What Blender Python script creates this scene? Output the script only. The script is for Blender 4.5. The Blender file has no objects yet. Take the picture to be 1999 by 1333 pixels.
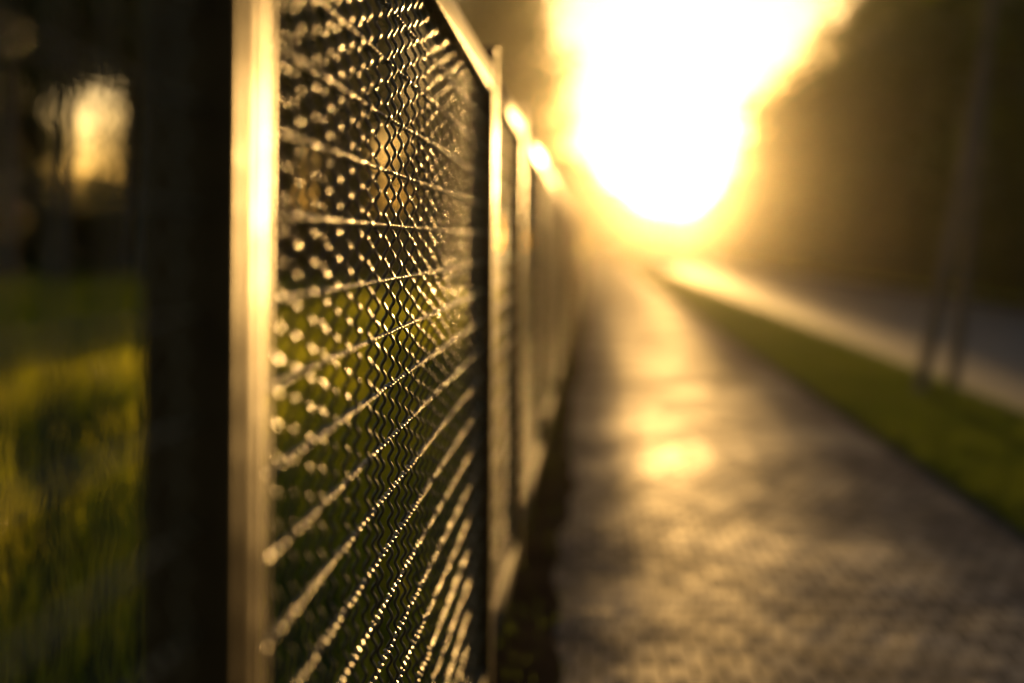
import bpy, math, random
import numpy as np
from mathutils import Vector, Matrix

random.seed(7)
S = bpy.context.scene
COL = S.collection
CAM_H = 1.10
SUN_AZ, SUN_EL = math.radians(3.36), math.radians(3.45)

# ------------------------------------------------------------------ helpers
def mesh_np(name, V, F, mat, smooth=False, parent=None, uv=None):
    """V (n,3), F (m,k) all faces with k corners -> one linked mesh object"""
    V = np.asarray(V, np.float32); F = np.asarray(F, np.int32)
    me = bpy.data.meshes.new(name)
    me.vertices.add(len(V)); me.vertices.foreach_set('co', V.ravel())
    k = F.shape[1]
    me.loops.add(F.size); me.loops.foreach_set('vertex_index', F.ravel())
    me.polygons.add(len(F))
    me.polygons.foreach_set('loop_start', np.arange(0, F.size, k, dtype=np.int32))
    me.polygons.foreach_set('loop_total', np.full(len(F), k, np.int32))
    if smooth:
        me.polygons.foreach_set('use_smooth', np.ones(len(F), bool))
    me.update(calc_edges=True)
    me.materials.append(mat)
    o = bpy.data.objects.new(name, me); COL.objects.link(o)
    if parent: o.parent = parent
    return o

class QB:
    """collects quads"""
    def __init__(s): s.V = []; s.F = []; s.n = 0
    def add(s, V, F):
        V = np.asarray(V, np.float32); F = np.asarray(F, np.int32)
        s.V.append(V); s.F.append(F + s.n); s.n += len(V)
    def box(s, x0, x1, y0, y1, z0, z1):
        V = [(x, y, z) for z in (z0, z1) for y in (y0, y1) for x in (x0, x1)]
        F = [(0,2,3,1),(4,5,7,6),(0,1,5,4),(2,6,7,3),(0,4,6,2),(1,3,7,5)]
        s.add(V, F)
    def tube(s, P, R, n=6, cap=True):
        """sweep a ring of n along points P with radii R"""
        P = np.asarray(P, np.float32); R = np.broadcast_to(np.asarray(R, np.float32), (len(P),))
        T = np.gradient(P, axis=0); T /= np.linalg.norm(T, axis=1)[:, None] + 1e-9
        ref = np.array([1, 0, 0], np.float32) if abs(T[:, 0]).mean() < .7 else np.array([0, 0, 1], np.float32)
        U = np.cross(T, ref); U /= np.linalg.norm(U, axis=1)[:, None] + 1e-9
        W = np.cross(T, U)
        a = np.arange(n) * 2 * math.pi / n
        V = P[:, None, :] + R[:, None, None] * (np.cos(a)[None, :, None] * U[:, None, :] + np.sin(a)[None, :, None] * W[:, None, :])
        m = len(P)
        i = np.arange(m - 1)[:, None] * n; j = np.arange(n)[None, :]; j2 = (j + 1) % n
        F = np.stack([i + j, i + j2, i + n + j2, i + n + j], -1).reshape(-1, 4)
        s.add(V.reshape(-1, 3), F)
    def build(s, name, mat, smooth=False, parent=None):
        return mesh_np(name, np.concatenate(s.V), np.concatenate(s.F), mat, smooth, parent)

def bevel(o, w, seg=2):
    m = o.modifiers.new('bevel', 'BEVEL'); m.width = w; m.segments = seg; m.limit_method = 'ANGLE'
    for p in o.data.polygons: p.use_smooth = True
    m.harden_normals = False
    return o

def empty(name, loc=(0, 0, 0)):
    o = bpy.data.objects.new(name, None); COL.objects.link(o); o.location = loc
    o.empty_display_size = .2
    return o

def tag(o, label=None, cat=None, group=None, kind=None):
    if label: o['label'] = label
    if cat: o['category'] = cat
    if group: o['group'] = group
    if kind: o['kind'] = kind
    return o

# ------------------------------------------------------------------ materials
def mat(name):
    m = bpy.data.materials.new(name); m.use_nodes = True
    nt = m.node_tree; nt.nodes.clear()
    out = nt.nodes.new('ShaderNodeOutputMaterial')
    return m, nt, out
def N(nt, t, **kw):
    n = nt.nodes.new(t)
    for k, v in kw.items():
        if k in n.inputs: n.inputs[k].default_value = v
        else: setattr(n, k, v)
    return n
def ramp(nt, fac, stops):
    r = nt.nodes.new('ShaderNodeValToRGB'); e = r.color_ramp.elements
    while len(e) < len(stops): e.new(.5)
    for i, (p, c) in enumerate(stops):
        e[i].position = p; e[i].color = c if len(c) == 4 else (*c, 1)
    nt.links.new(fac, r.inputs[0]); return r
def noise(nt, vec, scale, detail=3, rough=.5):
    n = N(nt, 'ShaderNodeTexNoise'); n.inputs['Scale'].default_value = scale
    n.inputs['Detail'].default_value = detail; n.inputs['Roughness'].default_value = rough
    nt.links.new(vec, n.inputs['Vector']); return n

def painted_metal(name, c1, c2, rough=(.2, .34), spec=.5, metal=0.0, scale=60, bump=.02, coat=0.0, bscale=None, bdist=.002, aniso=0, dust=0):
    m, nt, out = mat(name)
    p = N(nt, 'ShaderNodeBsdfPrincipled')
    tc = N(nt, 'ShaderNodeTexCoord')
    n1 = noise(nt, tc.outputs['Object'], scale, 4, .6)
    nt.links.new(ramp(nt, n1.outputs['Fac'], [(.35, c1), (.7, c2)]).outputs[0], p.inputs['Base Color'])
    r = ramp(nt, n1.outputs['Fac'], [(.3, (rough[0],)*3), (.7, (rough[1],)*3)])
    nt.links.new(r.outputs[0], p.inputs['Roughness'])
    p.inputs['Metallic'].default_value = metal
    if aniso:
        p.inputs['Anisotropic'].default_value = aniso
        cv = N(nt, 'ShaderNodeCombineXYZ'); cv.inputs[2].default_value = 1
        nt.links.new(cv.outputs[0], p.inputs['Tangent'])
    p.inputs['Specular IOR Level'].default_value = spec
    p.inputs['Coat Weight'].default_value = coat
    n2 = noise(nt, tc.outputs['Object'], bscale or scale * 6, 2, .5)
    b = N(nt, 'ShaderNodeBump'); b.inputs['Strength'].default_value = bump; b.inputs['Distance'].default_value = bdist
    nt.links.new(n2.outputs['Fac'], b.inputs['Height']); nt.links.new(b.outputs[0], p.inputs['Normal'])
    if dust:
        d = N(nt, 'ShaderNodeBsdfDiffuse'); d.inputs['Color'].default_value = (.03, .019, .009, 1)
        n3 = noise(nt, tc.outputs['Object'], 22, 5, .7)
        x = N(nt, 'ShaderNodeMixShader')
        nt.links.new(ramp(nt, n3.outputs['Fac'], [(.3, (dust - .12,)*3), (.7, (dust + .12,)*3)]).outputs[0], x.inputs[0])
        nt.links.new(p.outputs[0], x.inputs[1]); nt.links.new(d.outputs[0], x.inputs[2])
        nt.links.new(x.outputs[0], out.inputs[0])
    else:
        nt.links.new(p.outputs[0], out.inputs[0])
    return m

def leaf_mat(name, c_lo, c_hi, t_lo, t_hi, tfac=.5, scale=.8, rough=.5):
    m, nt, out = mat(name)
    tc = N(nt, 'ShaderNodeTexCoord')
    n1 = noise(nt, tc.outputs['Object'], scale, 3, .6)
    d = N(nt, 'ShaderNodeBsdfPrincipled'); d.inputs['Roughness'].default_value = rough
    d.inputs['Specular IOR Level'].default_value = .3
    t = N(nt, 'ShaderNodeBsdfTranslucent')
    nt.links.new(ramp(nt, n1.outputs['Fac'], [(.35, c_lo), (.68, c_hi)]).outputs[0], d.inputs['Base Color'])
    nt.links.new(ramp(nt, n1.outputs['Fac'], [(.35, t_lo), (.68, t_hi)]).outputs[0], t.inputs['Color'])
    x = N(nt, 'ShaderNodeMixShader'); x.inputs[0].default_value = tfac
    nt.links.new(d.outputs[0], x.inputs[1]); nt.links.new(t.outputs[0], x.inputs[2])
    nt.links.new(x.outputs[0], out.inputs[0])
    return m

def bark_mat(name, c1, c2):
    m, nt, out = mat(name)
    p = N(nt, 'ShaderNodeBsdfPrincipled'); p.inputs['Roughness'].default_value = .85
    tc = N(nt, 'ShaderNodeTexCoord')
    mp = N(nt, 'ShaderNodeMapping'); mp.inputs['Scale'].default_value = (6, 6, 1)
    nt.links.new(tc.outputs['Object'], mp.inputs[0])
    n1 = noise(nt, mp.outputs[0], 3, 5, .65)
    nt.links.new(ramp(nt, n1.outputs['Fac'], [(.35, c1), (.7, c2)]).outputs[0], p.inputs['Base Color'])
    b = N(nt, 'ShaderNodeBump'); b.inputs['Strength'].default_value = .8; b.inputs['Distance'].default_value = .03
    nt.links.new(n1.outputs['Fac'], b.inputs['Height']); nt.links.new(b.outputs[0], p.inputs['Normal'])
    nt.links.new(p.outputs[0], out.inputs[0])
    return m

M_POST = painted_metal('post_paint', (.07, .038, .012), (.13, .075, .024), (.30, .40), .4, metal=.5, scale=35, bump=.06, aniso=.92, dust=.79)
M_RAIL = painted_metal('rail_paint', (.014, .011, .007), (.028, .021, .014), (.40, .52), .5, scale=35, bump=.05, dust=.35)
M_STILE = painted_metal('stile_paint', (.07, .038, .012), (.13, .075, .024), (.31, .41), .4, metal=.5, scale=35, bump=.06, aniso=.92, dust=.79)
M_RAIL_LOW = painted_metal('dusty_rail_paint', (.035, .028, .02), (.06, .047, .034), (.6, .75), .25, scale=35, bump=.1, dust=.5)
M_WIRE = painted_metal('wire_paint', (.045, .031, .015), (.085, .06, .03), (.20, .48), .6, metal=.45, scale=24, bump=.03, bscale=110, bdist=.0012)
M_LEAF_A = leaf_mat('leaf_broad', (.035, .05, .014), (.075, .10, .022), (.10, .13, .015), (.20, .21, .03), .5)
M_LEAF_B = leaf_mat('leaf_forest', (.03, .045, .014), (.06, .085, .02), (.10, .12, .015), (.2, .2, .03), .5)
M_LEAF_C = leaf_mat('leaf_shrub', (.03, .04, .012), (.07, .085, .02), (.08, .10, .012), (.15, .16, .025), .45)
M_BARK = bark_mat('bark', (.03, .024, .018), (.075, .062, .048))
M_BARK_PALE = bark_mat('bark_pale', (.04, .034, .028), (.10, .085, .07))
M_GRASS = leaf_mat('grass_blade', (.05, .065, .012), (.085, .09, .018), (.20, .24, .012), (.42, .38, .02), .76, scale=1.6)
M_VERGE = leaf_mat('verge_blade', (.045, .06, .010), (.075, .09, .016), (.06, .09, .006), (.105, .13, .010), .6, scale=.7)

def ground_material():
    m, nt, out = mat('ground_turf')
    p = N(nt, 'ShaderNodeBsdfPrincipled'); p.inputs['Roughness'].default_value = .95
    p.inputs['Specular IOR Level'].default_value = 0
    tc = N(nt, 'ShaderNodeTexCoord')
    n1 = noise(nt, tc.outputs['Object'], .35, 5, .6)
    n2 = noise(nt, tc.outputs['Object'], 14, 4, .6)
    c1 = ramp(nt, n1.outputs['Fac'], [(.35, (.030, .042, .012)), (.55, (.055, .06, .016)), (.7, (.075, .062, .025))])
    c2 = ramp(nt, n2.outputs['Fac'], [(.3, (.6, .6, .6)), (.7, (1.2, 1.2, 1.1))])
    mx = N(nt, 'ShaderNodeMix', data_type='RGBA', blend_type='MULTIPLY'); mx.inputs[0].default_value = 1
    nt.links.new(c1.outputs[0], mx.inputs[6]); nt.links.new(c2.outputs[0], mx.inputs[7])
    nt.links.new(mx.outputs[2], p.inputs['Base Color'])
    b = N(nt, 'ShaderNodeBump'); b.inputs['Strength'].default_value = .8; b.inputs['Distance'].default_value = .04
    nt.links.new(n2.outputs['Fac'], b.inputs['Height']); nt.links.new(b.outputs[0], p.inputs['Normal'])
    nt.links.new(p.outputs[0], out.inputs[0]); return m
M_GROUND = ground_material()

def paver_material():
    m, nt, out = mat('concrete_pavers')
    p = N(nt, 'ShaderNodeBsdfPrincipled')
    tc = N(nt, 'ShaderNodeTexCoord')
    br = N(nt, 'ShaderNodeTexBrick'); br.offset = .5
    br.inputs['Scale'].default_value = 1
    br.inputs['Brick Width'].default_value = .08; br.inputs['Row Height'].default_value = .10
    br.inputs['Mortar Size'].default_value = .005; br.inputs['Mortar Smooth'].default_value = .5
    br.inputs['Color1'].default_value = (.060, .050, .046, 1); br.inputs['Color2'].default_value = (.11, .092, .084, 1)
    br.inputs['Mortar'].default_value = (.022, .022, .018, 1)
    nt.links.new(tc.outputs['Object'], br.inputs['Vector'])
    n1 = noise(nt, tc.outputs['Object'], 1.1, 3, .5)      # worn and dusty patches
    n2 = noise(nt, tc.outputs['Object'], 90, 4, .6)       # grain
    n3 = noise(nt, tc.outputs['Object'], 6, 3, .6)
    c = ramp(nt, n3.outputs['Fac'], [(.3, (.75, .75, .75)), (.7, (1.15, 1.12, 1.1))])
    mx = N(nt, 'ShaderNodeMix', data_type='RGBA', blend_type='MULTIPLY'); mx.inputs[0].default_value = 1
    nt.links.new(br.outputs['Color'], mx.inputs[6]); nt.links.new(c.outputs[0], mx.inputs[7])
    nt.links.new(mx.outputs[2], p.inputs['Base Color'])
    p.inputs['Roughness'].default_value = .9; p.inputs['Specular IOR Level'].default_value = 0
    g = N(nt, 'ShaderNodeBsdfGlossy'); g.inputs['Roughness'].default_value = .54; g.inputs['Color'].default_value = (.62, .60, .58, 1)
    r = ramp(nt, n1.outputs['Fac'], [(.34, (.016,)*3), (.50, (.036,)*3), (.68, (.075,)*3)])
    ms = N(nt, 'ShaderNodeMixShader')
    jm = N(nt, 'ShaderNodeMath', operation='MULTIPLY_ADD'); jm.inputs[1].default_value = -1; jm.inputs[2].default_value = 1
    nt.links.new(br.outputs['Fac'], jm.inputs[0])
    sep = N(nt, 'ShaderNodeSeparateColor'); nt.links.new(br.outputs['Color'], sep.inputs[0])
    v1 = N(nt, 'ShaderNodeMath', operation='MULTIPLY'); v1.inputs[1].default_value = 38.0; nt.links.new(sep.outputs[0], v1.inputs[0])
    v2 = N(nt, 'ShaderNodeMath', operation='MULTIPLY'); nt.links.new(v1.outputs[0], v2.inputs[0]); nt.links.new(jm.outputs[0], v2.inputs[1])
    # pool of sun glare painted into the walk as extra gloss, ragged rim
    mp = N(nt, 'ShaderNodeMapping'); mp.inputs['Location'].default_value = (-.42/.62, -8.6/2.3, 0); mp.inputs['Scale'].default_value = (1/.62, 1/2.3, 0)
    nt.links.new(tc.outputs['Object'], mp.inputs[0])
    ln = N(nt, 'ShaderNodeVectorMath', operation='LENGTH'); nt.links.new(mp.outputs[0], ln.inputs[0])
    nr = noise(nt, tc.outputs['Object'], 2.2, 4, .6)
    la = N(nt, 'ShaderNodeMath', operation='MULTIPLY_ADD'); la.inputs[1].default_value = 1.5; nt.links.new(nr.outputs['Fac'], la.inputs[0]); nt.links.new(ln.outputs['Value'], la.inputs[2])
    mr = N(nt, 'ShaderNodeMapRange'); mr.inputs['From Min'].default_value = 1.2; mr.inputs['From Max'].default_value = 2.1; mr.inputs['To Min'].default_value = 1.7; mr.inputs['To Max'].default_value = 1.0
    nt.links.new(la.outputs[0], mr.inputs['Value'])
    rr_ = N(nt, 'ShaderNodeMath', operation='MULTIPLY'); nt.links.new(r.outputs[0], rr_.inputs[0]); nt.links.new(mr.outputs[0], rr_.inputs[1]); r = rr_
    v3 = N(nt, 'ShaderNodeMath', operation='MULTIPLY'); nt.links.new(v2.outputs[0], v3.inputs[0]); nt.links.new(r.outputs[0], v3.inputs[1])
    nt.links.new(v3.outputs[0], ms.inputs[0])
    nt.links.new(p.outputs[0], ms.inputs[1]); nt.links.new(g.outputs[0], ms.inputs[2])
    inv = N(nt, 'ShaderNodeMath', operation='MULTIPLY_ADD'); inv.inputs[1].default_value = -1; inv.inputs[2].default_value = 1
    nt.links.new(br.outputs['Fac'], inv.inputs[0])
    ad = N(nt, 'ShaderNodeMath', operation='MULTIPLY_ADD'); ad.inputs[1].default_value = .012
    nt.links.new(n2.outputs['Fac'], ad.inputs[0]); nt.links.new(inv.outputs[0], ad.inputs[2])
    b = N(nt, 'ShaderNodeBump'); b.inputs['Strength'].default_value = .35; b.inputs['Distance'].default_value = .002
    nt.links.new(ad.outputs[0], b.inputs['Height']); # every paver has settled at a slightly different tilt
    sp = N(nt, 'ShaderNodeSeparateXYZ'); nt.links.new(tc.outputs['Object'], sp.inputs[0])
    def M(op, a, b_=None):
        q_ = N(nt, 'ShaderNodeMath', operation=op)
        for i_, v_ in enumerate((a, b_)):
            if v_ is None: continue
            if isinstance(v_, (int, float)): q_.inputs[i_].default_value = v_
            else: nt.links.new(v_, q_.inputs[i_])
        return q_.outputs[0]
    row = M('FLOOR', M('DIVIDE', sp.outputs[1], .10))
    colm = M('FLOOR', M('ADD', M('DIVIDE', sp.outputs[0], .08), M('MULTIPLY', M('FLOORED_MODULO', row, 2.0), .5)))
    cx = N(nt, 'ShaderNodeCombineXYZ'); nt.links.new(colm, cx.inputs[0]); nt.links.new(row, cx.inputs[1])
    wn = N(nt, 'ShaderNodeTexWhiteNoise'); nt.links.new(cx.outputs[0], wn.inputs['Vector'])
    va = N(nt, 'ShaderNodeVectorMath', operation='SUBTRACT'); va.inputs[1].default_value = (.5, .5, .5); nt.links.new(wn.outputs['Color'], va.inputs[0])
    vb = N(nt, 'ShaderNodeVectorMath', operation='MULTIPLY'); vb.inputs[1].default_value = (.085, .05, 0); nt.links.new(va.outputs[0], vb.inputs[0])
    vc = N(nt, 'ShaderNodeVectorMath', operation='ADD'); nt.links.new(vb.outputs[0], vc.inputs[0]); nt.links.new(b.outputs[0], vc.inputs[1])
    vn = N(nt, 'ShaderNodeVectorMath', operation='NORMALIZE'); nt.links.new(vc.outputs[0], vn.inputs[0])
    nt.links.new(b.outputs[0], p.inputs['Normal']); nt.links.new(vn.outputs[0], g.inputs['Normal'])
    nt.links.new(ms.outputs[0], out.inputs[0]); return m
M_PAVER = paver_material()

def rough_mineral(name, c1, c2, rough, scale, bump=.4, dist=.004, spec=.4):
    m, nt, out = mat(name)
    p = N(nt, 'ShaderNodeBsdfPrincipled'); p.inputs['Roughness'].default_value = rough
    p.inputs['Specular IOR Level'].default_value = spec
    tc = N(nt, 'ShaderNodeTexCoord')
    n1 = noise(nt, tc.outputs['Object'], scale, 5, .6); n2 = noise(nt, tc.outputs['Object'], scale * 40, 3, .6)
    nt.links.new(ramp(nt, n1.outputs['Fac'], [(.3, c1), (.7, c2)]).outputs[0], p.inputs['Base Color'])
    b = N(nt, 'ShaderNodeBump'); b.inputs['Strength'].default_value = bump; b.inputs['Distance'].default_value = dist
    nt.links.new(n2.outputs['Fac'], b.inputs['Height']); nt.links.new(b.outputs[0], p.inputs['Normal'])
    nt.links.new(p.outputs[0], out.inputs[0]); return m
M_ROAD = rough_mineral('asphalt', (.07, .066, .068), (.115, .108, .11), .72, 1.2, bump=.15, dist=.002, spec=.16)
M_SOIL = rough_mineral('soil', (.016, .012, .009), (.036, .027, .018), .95, 4, bump=.5, dist=.01, spec=0)
M_KERB = rough_mineral('kerb_concrete', (.10, .09, .082), (.17, .155, .14), .85, 3, spec=.15)

# ------------------------------------------------------------------ ground, path, road
ROAD0, ROAD1 = 2.95, 8.2
xs = [-420, -200, -100, -60, -30, -20, -12, -8, -4, -2, -.02, 1.66, ROAD0, ROAD0 + .002, ROAD1 - .002, ROAD1, 11, 14, 20, 35, 60, 120, 240, 420]
zs = [0]*11 + [0, 0, -.11, -.11] + [0]*9
ys = list(range(-25, 60, 2)) + list(range(60, 200, 10)) + [200, 230, 260, 300, 350, 400, 450, 500, 560, 620]
V = [(x, y, z - .012) for y in ys for x, z in zip(xs, zs)]
n = len(xs)
F = [(j*n+i, j*n+i+1, (j+1)*n+i+1, (j+1)*n+i) for j in range(len(ys)-1) for i in range(n-1)]
tag(mesh_np('ground', V, F, M_GROUND), kind='structure')

M_EDGE = rough_mineral('edging_concrete', (.04, .035, .032), (.085, .075, .068), .9, 5, spec=0)
def strip(name, x0, x1, y0, y1, z0, z1, m, bev=0):
    ys = list(np.arange(y0, 60, 1.0)) + list(np.arange(60, y1 + .1, 5.0))
    c = bev or .001
    prof = [(x0, z0), (x0, z1 - c), (x0 + c, z1)] + [(x0 + (x1 - x0)*t, z1) for t in (.25, .5, .75)] + [(x1 - c, z1), (x1, z1 - c), (x1, z0)]
    n = len(prof)
    V = [(x, y, z) for y in ys for x, z in prof]
    F = [(j*n+i, j*n+i+1, (j+1)*n+i+1, (j+1)*n+i) for j in range(len(ys)-1) for i in range(n-1)]
    return tag(mesh_np(name, V, F, m), kind='structure')
PATH0, PATH1 = -.11, 1.60
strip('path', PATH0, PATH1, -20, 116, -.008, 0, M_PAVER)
strip('path_edging', PATH1 + .002, PATH1 + .062, -20, 116, -.10, .003, M_EDGE, .004)
strip('kerb', ROAD0 - .12, ROAD0 - .003, -20, 120, -.25, .01, M_KERB, .012)
ys_ = np.concatenate([np.arange(-20, 40, .08), np.arange(40, 116, .6)])
ed_ = .012 + .035*np.sin(ys_*1.7) * np.sin(ys_*.61+1) + .03*np.sin(ys_*.33+2) + .012*np.sin(ys_*9.1)
V_ = np.concatenate([np.stack([0*ys_ - .5, ys_, 0*ys_ + .003], -1), np.stack([PATH0 - .02 + .4*ed_, ys_, .004 + .012*np.abs(np.sin(ys_*2.3))], -1), np.stack([PATH0 + .03 + ed_, ys_, 0*ys_ + .0015], -1)])
m_ = len(ys_); i_ = np.arange(m_ - 1)[:, None]
tag(mesh_np('soil_strip', V_, np.concatenate([i_ + np.array([[0, m_, m_+1, 1]]), i_ + m_ + np.array([[0, m_, m_+1, 1]])]), M_SOIL, True), kind='structure')
strip('road', ROAD0, ROAD1, -20, 120, -.13, -.115, M_ROAD)
strip('road_kerb', ROAD1 + .003, ROAD1 + .12, -20, 120, -.25, .01, M_KERB, .012)

# ------------------------------------------------------------------ grass (uncountable)
rng = np.random.default_rng(3)
def grass(name, n, fx, fy, hmin, hmax, w, m, lean=.35, clump=False):
    x = fx(n); y = fy(n, x)
    h = rng.uniform(hmin, hmax, n)
    if clump:
        c = np.sin(x*1.9+.5)*np.sin(y*.83+x*.4) + .7*np.sin(x*4.3+1.7)*np.sin(y*1.9-x) + .4*np.sin(x*9+y*3.1)
        kp = rng.random(n) < np.clip(.62 + .30*c, .15, 1)
        x, y, h, c = x[kp], y[kp], h[kp], c[kp]; n = len(x)
        h = h*np.clip(.8 + .28*c, .4, 1.5)
    a = rng.uniform(0, 2*math.pi, n); l = rng.uniform(0, lean, n) * h
    la = rng.uniform(0, 2*math.pi, n)
    z0 = np.full(n, -.012)
    dx, dy = np.cos(a) * w, np.sin(a) * w
    lx, ly = np.cos(la) * l, np.sin(la) * l
    base = np.stack([x, y, z0], -1)
    side = np.stack([dx, dy, 0*dx], -1)
    mid = base + np.stack([lx*.35, ly*.35, h*.6], -1)
    top = base + np.stack([lx, ly, h], -1)
    V = np.stack([base - side, base + side, mid + side*.7, mid - side*.7, top + side*.12, top - side*.12], 1).reshape(-1, 3)
    i = np.arange(n)[:, None] * 6
    F = np.concatenate([i + np.array([[0, 1, 2, 3]]), i + np.array([[3, 2, 4, 5]])])
    return tag(mesh_np(name, V, F, m), kind='stuff')
def power_y(y0, y1, p):
    def f(n, x):
        u = rng.random(n); return (y0**p + u * (y1**p - y0**p)) ** (1/p)
    return f
def clumpy(fx, thr):
    return fx
grass('meadow_grass', 170000, lambda n: -.32 - rng.random(n)**1.1 * 14, power_y(1.2, 34, .6), .12, .36, .0055, M_GRASS, clump=True)
tag(bpy.data.objects['meadow_grass'], 'tall backlit meadow grass behind the wire fence', 'grass')
grass('verge_grass', 70000, lambda n: rng.uniform(PATH1 + .06, ROAD0 - .12, n), power_y(2, 75, .4), .04, .10, .004, M_VERGE)
tag(bpy.data.objects['verge_grass'], 'short green grass on the verge between path and road', 'grass')
grass('fence_foot_grass', 1500, lambda n: -.30 + np.abs(rng.normal(0, .10, n)).clip(0, .33), power_y(1.2, 32, .6), .02, .06, .003, M_VERGE)
tag(bpy.data.objects['fence_foot_grass'], 'thin grass and weeds growing along the foot of the fence', 'grass')
grass('far_verge_grass', 30000, lambda n: ROAD1 + .12 + rng.random(n) * 3, power_y(14, 90, .5), .06, .25, .006, M_GRASS)
tag(bpy.data.objects['far_verge_grass'], 'rough grass along the far side of the road', 'grass')

# ------------------------------------------------------------------ fence
FX = -.220                 # face of the posts towards the path
PW = .064                  # post width
MX = -.2445                 # mesh plane
SP = .0655                 # mesh spacing
TOP0, TOP1 = CAM_H + .352, CAM_H + .402
BOT0, BOT1 = CAM_H - 1.03, CAM_H - .98
POSTS = [.916, 3.30, 4.72] + [4.70 + 2.32 * k for k in range(1, 11)]
PD = .046
fence = empty('wire_fence', (FX, POSTS[0], 0))
tag(fence, 'dark metal fence of crimped wire mesh panels and posts beside the paved path', 'fence')
def to_fence(o, parent=fence):
    o.parent = parent; return o

def wire_mesh(y0, y1, name, step=10, ring=7):
    q = QB()
    A, R = .00240, .0021
    w = 2 * math.pi * 2.5 / SP
    zc = CAM_H + .018
    j0 = math.ceil((BOT1 + .012 - zc) / SP); j1 = math.floor((TOP0 - .008 - zc) / SP)
    k0 = math.ceil((y0 + .012) / SP); k1 = math.floor((y1 - .012) / SP)
    nper = 2.5 / SP
    zz = np.linspace(BOT1 - .004, TOP0 + .004, int((TOP0 - BOT1) * nper * step))
    for k in range(k0, k1 + 1):
        jy = random.gauss(0, .0006); tl = random.gauss(0, .0006)
        Ak = A * random.gauss(1.13, .07); ph = random.gauss(0, .0012)
        x = MX + Ak * (-1)**k * np.cos(w * (zz - zc + ph)) + random.gauss(0, .0012) * np.sin(zz * random.uniform(3, 7) + k)
        y = k * SP + jy + tl * np.sin(zz * 2.1 + k)
        q.tube(np.stack([x, y, zz], -1), R, ring)
    yy = np.linspace(y0 - .004, y1 + .004, int((y1 - y0) * nper * step))
    for j in range(j0, j1 + 1):
        jz = random.gauss(0, .0005)
        x = MX - A * random.gauss(.97, .06) * (-1)**j * (1 + .30*np.interp(yy, np.linspace(y0, y1, 90), np.random.default_rng(j + 50).normal(0, 1, 90))) * np.cos(w * yy) + random.gauss(0, .0008) * np.sin(yy * random.uniform(3, 7) + j)
        z = zc + j * SP + jz + .0006 * np.sin(yy * 2.3 + j)
        q.tube(np.stack([x, yy, z], -1), R, ring)
    return q

def post(y):
    q = QB(); q.box(FX - PW, FX, y, y + PD, -.4, CAM_H + .445)
    o = bevel(q.build('fence_post', M_POST), .004)
    to_fence(o); o.location = Vector((0, 0, 0)) - fence.location
    c = QB(); c.box(FX - PW - .002, FX + .002, y - .002, y + PD + .002, CAM_H + .445, CAM_H + .452)
    cap = bevel(c.build('post_cap', M_POST, parent=o), .003)
    return o
def panel(y0, y1, step=10, ring=7, src=None):
    ya, yb = y0 + .0015, y1 - .0015
    if src is not None:
        dy = src[1]
        o = src[0].copy(); COL.objects.link(o); o.parent = fence
        o.location = src[0].location + Vector((0, y0 - dy, 0))
        for ch in src[0].children:
            c = ch.copy(); COL.objects.link(c); c.parent = o
        return o
    o = wire_mesh(ya + .022, yb - .022, 'wire_mesh', step, ring).build('mesh_panel', M_WIRE, True)
    to_fence(o); o.location = -fence.location
    for a in (ya, yb - .022):
        q = QB(); q.box(FX - PW + .002, FX - .0012, a, a + .022, BOT0, TOP1)
        bevel(q.build('stile', M_STILE, parent=o), .003)
    for nm, a, b in (('top_rail', TOP0, TOP1), ('bottom_rail', BOT0, BOT1)):
        r = QB(); r.box(FX - PW + .008, FX - .006, ya + .0223, yb - .0223, a, b)
        bevel(r.build(nm, M_RAIL if a == TOP0 else M_RAIL_LOW, parent=o), .003)
    return o
for y in POSTS: post(y)
post(POSTS[0] - 2.32)
panel(POSTS[0] - 2.32 + PD, POSTS[0], 8, 6)
panel(POSTS[0] + PD, POSTS[1], 14, 10)
panel(POSTS[1] + PD, POSTS[2], 8, 6)
p4 = panel(POSTS[2] + PD, POSTS[3], 6, 5)
for i in range(3, len(POSTS) - 1):
    panel(POSTS[i] + PD, POSTS[i + 1], src=(p4, POSTS[2] + PD))

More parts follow.
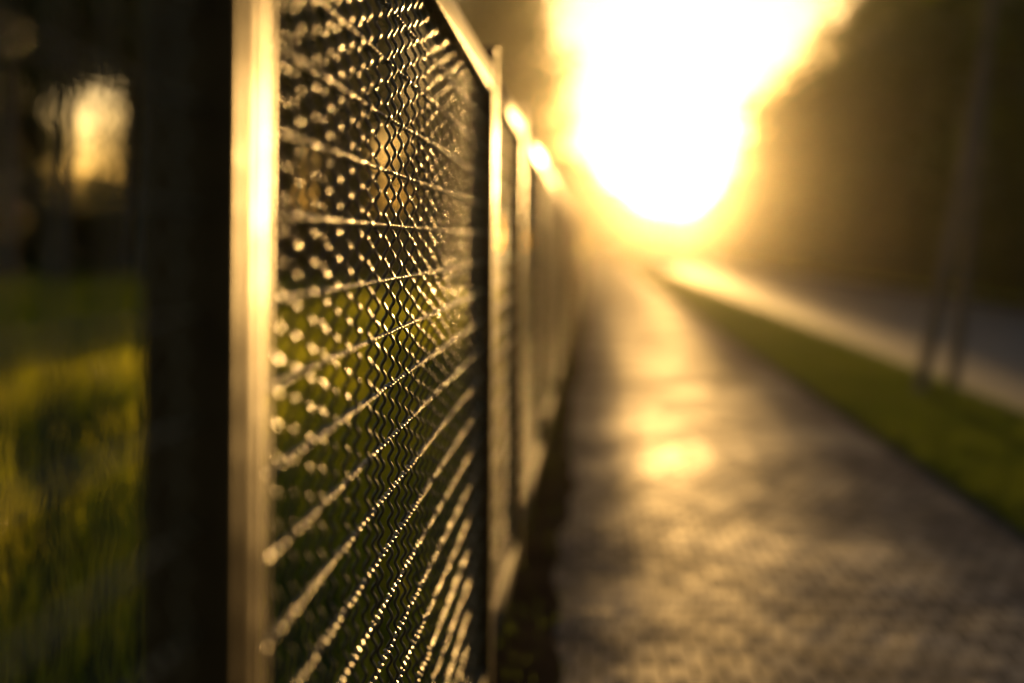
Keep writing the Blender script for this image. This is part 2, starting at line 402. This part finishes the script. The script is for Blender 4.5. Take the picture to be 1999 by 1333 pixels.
# ------------------------------------------------------------------ trees
def tree_proto(seed, h, r, base, trunk_r, nleaf, leaf, limbs=12, lean=0., squash=1.0):
    """returns (trunk QB, crown V, crown F) around the origin"""
    rg = np.random.default_rng(seed)
    q = QB()
    t = np.linspace(0, 1, 12)
    bend = rg.normal(0, .03, 2) * h
    P = np.stack([bend[0]*np.sin(t*2.2) + lean*h*t, bend[1]*np.sin(t*1.7), t*h*.93 - .15], -1)
    q.tube(P, trunk_r * (1 - .85*t) * (1 + .45*np.exp(-t*18)), 9)
    centers = []
    for i in range(limbs):
        f = base/h + (1 - base/h) * (i + .3) / limbs * .93
        f = min(f, .92); s = P[min(int(f*11), 10)] + (P[min(int(f*11)+1, 11)] - P[min(int(f*11), 10)]) * (f*11 % 1)
        a = i * 2.4 + rg.uniform(-.4, .4)
        u = (f - base/h) / (1 - base/h)
        rr = r * math.sqrt(max(.05, 1 - (2*u*.92 - .85)**2 * .95)) * rg.uniform(.72, 1.08)
        e = s + np.array([math.cos(a)*rr, math.sin(a)*rr, rr*rg.uniform(.15, .5)])
        tt = np.linspace(0, 1, 6)[:, None]
        L = s + (e - s)*tt + np.array([0, 0, .12*rr])*np.sin(tt*math.pi)
        q.tube(L, trunk_r*.38*(1 - .8*tt[:, 0])*(1 - .5*u), 6)
        for g in (.45, .7, .9, 1.0):
            c = s + (e - s)*g + rg.normal(0, .12*r, 3)
            centers.append((c, r*rg.uniform(.16, .30)))
        # twigs
        for g in (.5, .75):
            b0 = s + (e - s)*g; b1 = b0 + rg.normal(0, .3*r, 3) + np.array([0, 0, .12*r])
            q.tube(np.stack([b0, (b0+b1)/2 + rg.normal(0, .03*r, 3), b1]), trunk_r*.12*np.array([1, .7, .3]), 4)
            centers.append((b1, r*rg.uniform(.15, .25)))
    for _ in range(3):
        centers.append((P[-1] + rg.normal(0, .2*r, 3), r*.25))
    C = np.array([c for c, _ in centers]); W = np.array([w for _, w in centers])
    idx = rg.integers(0, len(C), nleaf)
    pos = C[idx] + rg.normal(0, 1, (nleaf, 3)) * W[idx][:, None] * np.array([1, 1, .7*squash])
    pos[:, 2] = np.maximum(pos[:, 2], .15)
    u = rg.normal(0, 1, (nleaf, 3)); u /= np.linalg.norm(u, axis=1)[:, None]
    v = np.cross(u, rg.normal(0, 1, (nleaf, 3))); v /= np.linalg.norm(v, axis=1)[:, None]
    sz = leaf * rg.uniform(.6, 1.3, nleaf)[:, None]
    V = np.stack([pos - u*sz, pos + v*sz*.5, pos + u*sz, pos - v*sz*.5], 1).reshape(-1, 3)
    F = np.arange(nleaf*4).reshape(-1, 4)
    return q, V, F

class Kind:
    def __init__(s, name, seed, leafm, barkm, **kw):
        q, V, F = tree_proto(seed, **kw)
        s.name = name
        s.root = empty(name)
        s.trunk = q.build('trunk', barkm, True, s.root)
        s.crown = mesh_np('crown', V, F, leafm, False, s.root)
        s.used = False
    def put(s, x, y, sc, rz, label, group, cat='tree', z=-.012, szf=1.0):
        if not s.used:
            r = s.root; s.used = True
        else:
            r = s.root.copy(); COL.objects.link(r)
            for ch in (s.trunk, s.crown):
                c = ch.copy(); COL.objects.link(c); c.parent = r
        r.location = (x, y, z); r.rotation_euler = (0, 0, rz); r.scale = (sc, sc, sc*szf)
        return tag(r, label, cat, group)

broad = [Kind('broadleaf_tree', 11+i, M_LEAF_A, M_BARK, h=8.5, r=3.0, base=1.2, trunk_r=.17, nleaf=7500, leaf=.17, limbs=18) for i in range(3)]
forest = [Kind('forest_tree', 31+i, M_LEAF_B, M_BARK, h=17, r=3.2, base=7.2, trunk_r=.24, nleaf=6500, leaf=.20, limbs=17) for i in range(3)]
low = [Kind('leafy_tree', 51+i, M_LEAF_B, M_BARK, h=9, r=3.1, base=.9, trunk_r=.16, nleaf=9000, leaf=.19, limbs=17) for i in range(2)]
tall = [Kind('tall_tree', 71+i, M_LEAF_A, M_BARK, h=20, r=4.2, base=4.0, trunk_r=.32, nleaf=8200, leaf=.25, limbs=22) for i in range(2)]
shrub = [Kind('shrub', 91+i, M_LEAF_C, M_BARK, h=2.6, r=1.4, base=.15, trunk_r=.05, nleaf=3500, leaf=.11, limbs=12) for i in range(2)]

W = lambda a, b: random.uniform(a, b)
ORD = ['first','second','third','fourth','fifth','sixth','seventh','eighth','ninth','tenth','eleventh','twelfth','thirteenth','fourteenth','fifteenth','sixteenth','seventeenth','eighteenth','nineteenth','twentieth']
# right: wood beyond the road
k = 0
yy = 25.
while yy < 80:
    broad[k % 3].put(11.2 + W(-.3, .6), yy, W(.72, 1.2), W(0, 6.28),
        f'dark broadleaf tree edging the wood across the road, {ORD[k]} from the near end', 'trees at the edge of the right wood')
    yy += W(3.4, 4.4); k += 1
k = 0
yy = 27.
while yy < 88:
    forest[k % 3].put(16.5 + W(-.8, .8), yy, W(.68, 1.05), W(0, 6.28),
        f'tall dark tree in the second row across the road, {ORD[min(k,19)]} counting away', 'tall trees behind the edge of the right wood')
    yy += W(4.6, 5.6); k += 1
k = 0
yy = 24.
while yy < 80:
    shrub[k % 2].put(9.6 + W(-.2, .3), yy, W(.85, 1.25), W(0, 6.28),
        (f'dense dark shrub beside the far kerb, {ORD[k]} from the near end' if k < 20 else 'dense dark shrub at the far end of the row beside the far kerb'),
        'shrubs along the far side of the road', 'shrub')
    yy += W(2.0, 2.9); k += 1
# far end, low trees under the sun
for i, (px, y, sc) in enumerate([(1080, 95, .85), (1112, 108, .80), (1150, 122, .74), (1186, 128, .66), (1220, 132, .55), (1258, 134, .48), (1300, 135, .44), (1345, 135, .44), (1385, 128, .50), (1425, 112, .58), (1455, 98, .72)]):
    x = (px - 1150) / 2777 * y
    low[i % 2].put(x, y, sc, W(0, 6.28), f'low hazy tree far down at the end of the road, {ORD[i]} from the left', 'hazy trees at the far end of the road')
# left of the fence, far: tall trees that frame the sky
for i, (x, y, sc) in enumerate([(-5.6, 98, 1.05), (-6.4, 80, .95), (-10.5, 120, 1.05), (-17.8, 76, .95), (-7.5, 150, .62), (-8.0, 112, 1.05), (-22, 90, 1.0)]):
    tall[i % 2].put(x, y, sc, W(0, 6.28), f'tall olive green tree rising behind the far fence, {ORD[i]} of its row', 'tall trees behind the far fence')
# left: forest behind the meadow, with gaps where the sky shows
GAPS = [(-7.2, .5), (-19.3, 1.0), (-21.2, .5), (-17.0, .4), (-11.3, .7), (-7.9, .7)]
def free(x, y, halfw):
    az = math.degrees(math.atan2(x, y)); hw = math.degrees(math.atan2(halfw, y))
    return all(abs(az - g) > w + hw for g, w in GAPS)
for az, y, sc in [(-20.5, 41, .9), (-18.15, 46, .95), (-17.3, 36, .85), (-22.3, 38, .9), (-24.2, 34, .95)]:
    forest[1].put(y * math.tan(math.radians(az)), y, sc, W(0, 6.28), 'tall dark trunked tree in the wood behind the meadow', 'trees of the wood behind the meadow')
k = 0; tries = 0; placed = []
while k < 26 and tries < 4000:
    tries += 1
    y = W(42, 95); az = W(-25, -5.5); x = y * math.tan(math.radians(az))
    if any((x-a)**2 + (y-b)**2 < 3.6**2 for a, b in placed): continue
    if x > -7.5 or not free(x, y, .35): continue
    placed.append((x, y))
    forest[k % 3].put(x, y, W(.9, 1.15), W(0, 6.28), 'tall dark trunked tree in the wood behind the meadow', 'trees of the wood behind the meadow')
    k += 1
for i, (az, y, sc) in enumerate([(-25.3, 60, .9), (-22.8, 64, .88), (-15.7, 62, .9), (-13.9, 66, .9), (-9.6, 66, .58), (-5.6, 74, .85),
                                 (-24.0, 84, 1.0), (-21.9, 88, .95), (-16.6, 86, 1.0), (-14.6, 92, 1.0), (-13.4, 84, .8), (-9.7, 90, .72), (-5.9, 94, 1.0),
                                 (-21.4, 120, .7), (-19.2, 118, .74), (-17.0, 124, .7)]):
    low[i % 2].put(y * math.tan(math.radians(az)), y, sc, W(0, 6.28), 'leafy low branched tree in the wood behind the meadow', 'low branched trees behind the meadow')
k = 0
for i in range(30):
    az = -25 + i * .6 + W(-.2, .2); y = W(62, 74); x = y * math.tan(math.radians(az))
    shrub[i % 2].put(x, y, W(.75, 1.05), W(0, 6.28), 'dark shrub along the edge of the wood behind the meadow', 'shrubs at the edge of the left wood', 'shrub')

# two slender roadside trees on the verge
def slender(name, base, top, rad, seed, label, crown=True):
    rg = np.random.default_rng(seed)
    b = np.array(base); t_ = np.array(top)
    d = (t_ - b); d = d / d[2]
    H = 5.6
    tt = np.linspace(-.05, 1, 12)
    P = d[None, :] * (tt*H)[:, None] + np.stack([.03*np.sin(tt*5), .03*np.cos(tt*4) - .03, 0*tt], -1)
    root = empty(name, tuple(base)); q = QB(); q.tube(P, rad*(1 - .75*tt.clip(0, 1)), 10)
    cs = []
    for i in range(11):
        f = .60 + .38*i/11; s = d*f*H; a = i*2.4
        rr = rg.uniform(.6, 1.1) * (1.1 - .5*i/11)
        e = s + np.array([math.cos(a)*rr, math.sin(a)*rr, .5])
        q.tube(np.stack([s, (s+e)/2 + np.array([0, 0, .06]), e]), rad*.3*np.array([1, .7, .3]), 5)
        cs += [(e, .26), ((s+e)/2, .2), (e*.7+s*.3, .25)]
    C = np.array([c for c, _ in cs]); Wd = np.array([w for _, w in cs])
    nl = 2600; idx = rg.integers(0, len(C), nl)
    pos = C[idx] + rg.normal(0, 1, (nl, 3))*Wd[idx][:, None]
    u = rg.normal(0, 1, (nl, 3)); u /= np.linalg.norm(u, axis=1)[:, None]
    v = np.cross(u, rg.normal(0, 1, (nl, 3))); v /= np.linalg.norm(v, axis=1)[:, None]
    sz = .06*rg.uniform(.7, 1.3, nl)[:, None]
    V = np.stack([pos-u*sz, pos+v*sz*.5, pos+u*sz, pos-v*sz*.5], 1).reshape(-1, 3)
    q.build('trunk', M_BARK_PALE, True, root)
    mesh_np('crown', V, np.arange(nl*4).reshape(-1, 4), M_LEAF_A, False, root)
    tag(root, label, 'tree', 'slender trees on the verge')
slender('slender_tree', (2.42, 10.4, -.012), (2.64, 10.4, 1.27), .050, 5, 'slender leaning tree on the verge, nearer the path of the two')
slender('slender_tree', (2.74, 10.7, -.012), (2.90, 10.7, 1.95), .046, 6, 'slender straight tree on the verge, nearer the road of the two')

# ------------------------------------------------------------------ air
m, nt, out = mat('haze_air')
pv = N(nt, 'ShaderNodeVolumePrincipled')
pv.inputs['Color'].default_value = (1, .93, .80, 1)
pv.inputs['Density'].default_value = .00024
pv.inputs['Anisotropy'].default_value = .95
nt.links.new(pv.outputs[0], out.inputs['Volume'])
q = QB(); q.box(-425, 425, -30, 625, -1.4, 24)
tag(q.build('haze', m), kind='stuff')

# ------------------------------------------------------------------ light
sd = Vector((math.sin(SUN_AZ)*math.cos(SUN_EL), math.cos(SUN_AZ)*math.cos(SUN_EL), math.sin(SUN_EL)))
sl = bpy.data.lights.new('sun', 'SUN'); sl.energy = 5.0; sl.angle = math.radians(.55); sl.color = (1, .57, .17)
so = bpy.data.objects.new('sun', sl); COL.objects.link(so)
so.rotation_euler = sd.to_track_quat('Z', 'Y').to_euler(); so.location = (5, 60, 30)

w = bpy.data.worlds.new('World'); S.world = w; w.use_nodes = True
nt = w.node_tree; nt.nodes.clear()
sky = nt.nodes.new('ShaderNodeTexSky'); sky.sky_type = 'NISHITA'; sky.sun_disc = False
sky.sun_elevation = SUN_EL; sky.sun_rotation = SUN_AZ
sky.air_density = 1.0; sky.dust_density = 1.5; sky.ozone_density = 1.0
bg = nt.nodes.new('ShaderNodeBackground'); bg.inputs['Strength'].default_value = .13
wo = nt.nodes.new('ShaderNodeOutputWorld')
nt.links.new(sky.outputs[0], bg.inputs[0]); nt.links.new(bg.outputs[0], wo.inputs[0])

# ------------------------------------------------------------------ camera
cam = bpy.data.cameras.new('camera'); co = bpy.data.objects.new('camera', cam); COL.objects.link(co)
cam.lens = 50; cam.sensor_width = 36; cam.sensor_fit = 'HORIZONTAL'
cam.clip_start = .02; cam.clip_end = 4000
VPX, VPY = 1150, 473
cam.shift_x = (999.5 - VPX) / 1999; cam.shift_y = -(666.5 - VPY) / 1999
roll = math.radians(.45)
co.matrix_world = Matrix.Translation((0, 0, CAM_H)) @ Matrix.Rotation(math.radians(90), 4, 'X') @ Matrix.Rotation(roll, 4, 'Z')
cam.dof.use_dof = True; cam.dof.focus_distance = 1.80; cam.dof.aperture_fstop = 1.5; cam.dof.aperture_blades = 0
S.camera = co

# ------------------------------------------------------------------ render settings
S.view_settings.view_transform = 'Standard'; S.view_settings.look = 'None'
S.view_settings.exposure = .55; S.view_settings.gamma = 1; S.view_settings.use_curve_mapping = False
cy = S.cycles
cy.use_denoising = True; cy.denoiser = 'OPENIMAGEDENOISE'
cy.use_adaptive_sampling = False
cy.max_bounces = 6; cy.diffuse_bounces = 3; cy.glossy_bounces = 3; cy.transmission_bounces = 4; cy.volume_bounces = 0
cy.sample_clamp_indirect = 4; cy.sample_clamp_direct = 0
cy.caustics_reflective = False; cy.caustics_refractive = False
